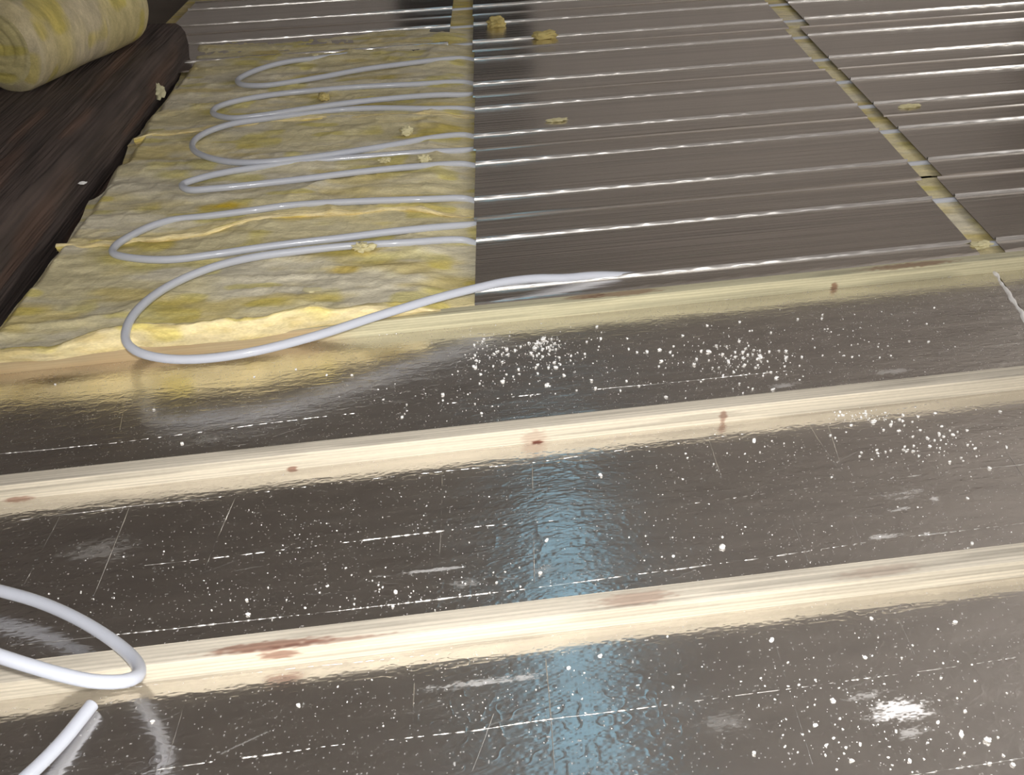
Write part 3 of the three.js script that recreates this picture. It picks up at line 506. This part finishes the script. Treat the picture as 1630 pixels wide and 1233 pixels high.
// the larger ones where they lie
for (const [x, y, r, label] of [[705, 628, 6.5, 'largest white crumb in front of the dense patch, alone on the foil'], [640, 664, 5.5], [1236, 602, 7.5, 'long white crumb beside the batten with rusty knots, lower end of the crumb strewn foil'], [1230, 620, 6], [1060, 632, 5], [873, 585, 5, ''], [800, 607, 6], [757, 585, 6], [770, 540, 6], [865, 540, 9], [850, 555, 6], [885, 585, 7], [950, 520, 6], [1030, 560, 6], [1050, 557, 6], [1128, 560, 7], [1105, 580, 6], [1170, 568, 5], [1210, 568, 7], [1270, 508, 5], [1308, 507, 4], [1487, 490, 3.5], [1478, 544, 4.5], [1447, 543, 4], [1418, 566, 4], [1500, 600, 3.5], [1200, 702, 6.5], [1390, 673, 6], [1418, 676, 5], [1437, 670, 4], [1517, 692, 4.5, 'largest white crumb near the batten with rusty knots, far along it'], [1495, 690, 4], [1480, 710, 4], [1512, 735, 5], [1575, 745, 6], [1592, 655, 4.5], [1602, 712, 4.5], [1462, 726, 4], [1150, 871, 8, 'round white crumb alone above the brightly lit batten'], [1150, 855, 3.5], [1072, 885, 4], [870, 860, 4], [860, 912, 5], [1547, 865, 5], [1540, 793, 3.5], [1572, 1178, 8, 'oblong white crumb on the open foil, beyond the whitish smear'], [1530, 1168, 6, 'slanting white crumb on the open foil beside the oblong one'], [1387, 984, 5], [1228, 1019, 5], [1326, 1115, 5], [1298, 1154, 4.5], [1377, 1046, 4], [1520, 990, 5], [1536, 1132, 4], [1448, 1211, 4.5], [1200, 1198, 5], [1356, 1210, 4], [1315, 1186, 4], [905, 1063, 4], [955, 1044, 5], [475, 1122, 5, 'white crumb alone below the stained knot of the bright batten'], [630, 942, 5], [625, 965, 4.5], [393, 955, 4.5], [395, 978, 5], [245, 652, 4.5, 'white crumb beside the reflected wool, nearest the dark beam'], [290, 706, 5.5, 'white crumb on bare foil above the middle batten'], [560, 597, 4], [88, 612, 4], [405, 600, 4], [520, 597, 4], [1612, 1217, 5], [243, 1148, 4], [130, 1080, 3], [780, 690, 3.5], [955, 755, 4], [957, 757, 4], [1575, 1215, 4]]) addCrumb(x, y, r * 0.0005, label || undefined);
const cloud = (where, n, cx, cy, sx, sy, r0, r1) => { for (let k = 0; k < n; k++) addCrumb(cx + gauss() * sx, cy + gauss() * sy, (r0 + (r1 - r0) * Math.pow(rnd(), 2.6)) * 0.00042, undefined, where); };
const dense = 'in the densest patch, on the foil ahead of the large pipe loop', second = 'in the second dense patch, beyond the densest one towards the frayed joint', thin = 'scattered thinly on the foil around the two dense patches', joint = 'on the foil near the frayed joint, behind the middle batten', strip = 'in the reflection of the rusty knotted batten, at its far end', beyond = 'on the foil just ahead of the knotted batten reflection', glint = 'along the foil seam close behind the bright batten', open = 'on the open foil around the whitish smear', low = 'on the open foil near the blue glow';
cloud(dense, 170, 860, 570, 110, 42, 1.6, 7); cloud(dense, 80, 865, 547, 30, 11, 1.8, 6); cloud(dense, 60, 770, 560, 40, 25, 1.6, 6); cloud(second, 140, 1140, 565, 95, 42, 1.4, 6.5); cloud(second, 60, 1205, 570, 45, 14, 1.6, 6.5); cloud(thin, 140, 1000, 590, 260, 55, 1.0, 4.5);
cloud(joint, 120, 1380, 545, 130, 50, 1.0, 4.2); cloud(strip, 80, 1380, 662, 70, 12, 1.4, 5.5); cloud(beyond, 150, 1480, 705, 110, 36, 1.0, 5); cloud(beyond, 60, 1150, 725, 170, 25, 0.9, 4);
cloud(glint, 110, 1200, 850, 330, 60, 0.8, 3.4); cloud(glint, 130, 650, 940, 260, 40, 0.8, 3.8); cloud(glint, 120, 520, 840, 250, 45, 0.7, 2.6); cloud(open, 190, 1350, 1090, 240, 80, 0.8, 3.8); cloud(low, 110, 760, 1110, 300, 70, 0.7, 3); cloud(open, 70, 1400, 1190, 180, 40, 1.0, 4.4); cloud(glint, 60, 250, 940, 200, 60, 0.8, 2.8); cloud(thin, 90, 680, 640, 130, 40, 1, 4.5);
crumbs.sort((a, b) => b.r - a.r);
const bayWord = ['lying singly on the open foil', 'lying singly between the two wide battens', 'lying singly between the middle batten and the wool'];
const place = (c, o) => { o.position.set(c.x, c.r * 0.5, c.z); o.rotation.set(rr(-0.3, 0.3), rr(0, 6.28), rr(-0.3, 0.3)); o.scale.set(c.r * rr(0.85, 1.35), c.r, c.r * rr(0.8, 1.1)); };
crumbs.slice(0, 290).forEach((c, i) => { const o = new THREE.Mesh(crumbGeo[i % 5], M.crumb); o.name = numbered('crumb'); place(c, o); o.castShadow = o.receiveShadow = true; scene.add(o); const w = c.spot || bayWord[c.bay]; tag(o, c.label || `white crumb ${w}`, 'crumb', c.label ? undefined : `white crumbs ${w}`); });
{
  const rest = crumbs.slice(290), I = new THREE.InstancedMesh(crumbGeo[4], M.crumb, rest.length), d = new THREE.Object3D();
  rest.forEach((c, i) => { place(c, d); d.updateMatrix(); I.setMatrixAt(i, d.matrix); });
  I.name = 'crumb_dust'; I.castShadow = I.receiveShadow = true; scene.add(I); tag(I, 'fine white crumb dust sprinkled over all the foil boards', 'crumbs', null, 'stuff');
}
{ // frayed white edge along the joint of the two boards
  const A = at(1583, 433), B = at(1640, 520), o = thing('frayed_edge', 'frayed white edge of the joint between two foil boards by the thin batten', 'board edge');
  part('frayed_core', gridGeo(60, 5, (u, v) => { const k = 0.0035 * (0.6 + 0.9 * vnoise(u * 22, 3.1, 310)); const a = Math.PI * v; return [A.x + (B.x - A.x) * u + Math.cos(a) * k + 0.006 * (vnoise(u * 12, 9.9, 311) - 0.5), Math.sin(a) * k * 0.9, A.z + (B.z - A.z) * u, u, v]; }), M.white, o);
}
shade(scene);
renderer.render(scene, camera);
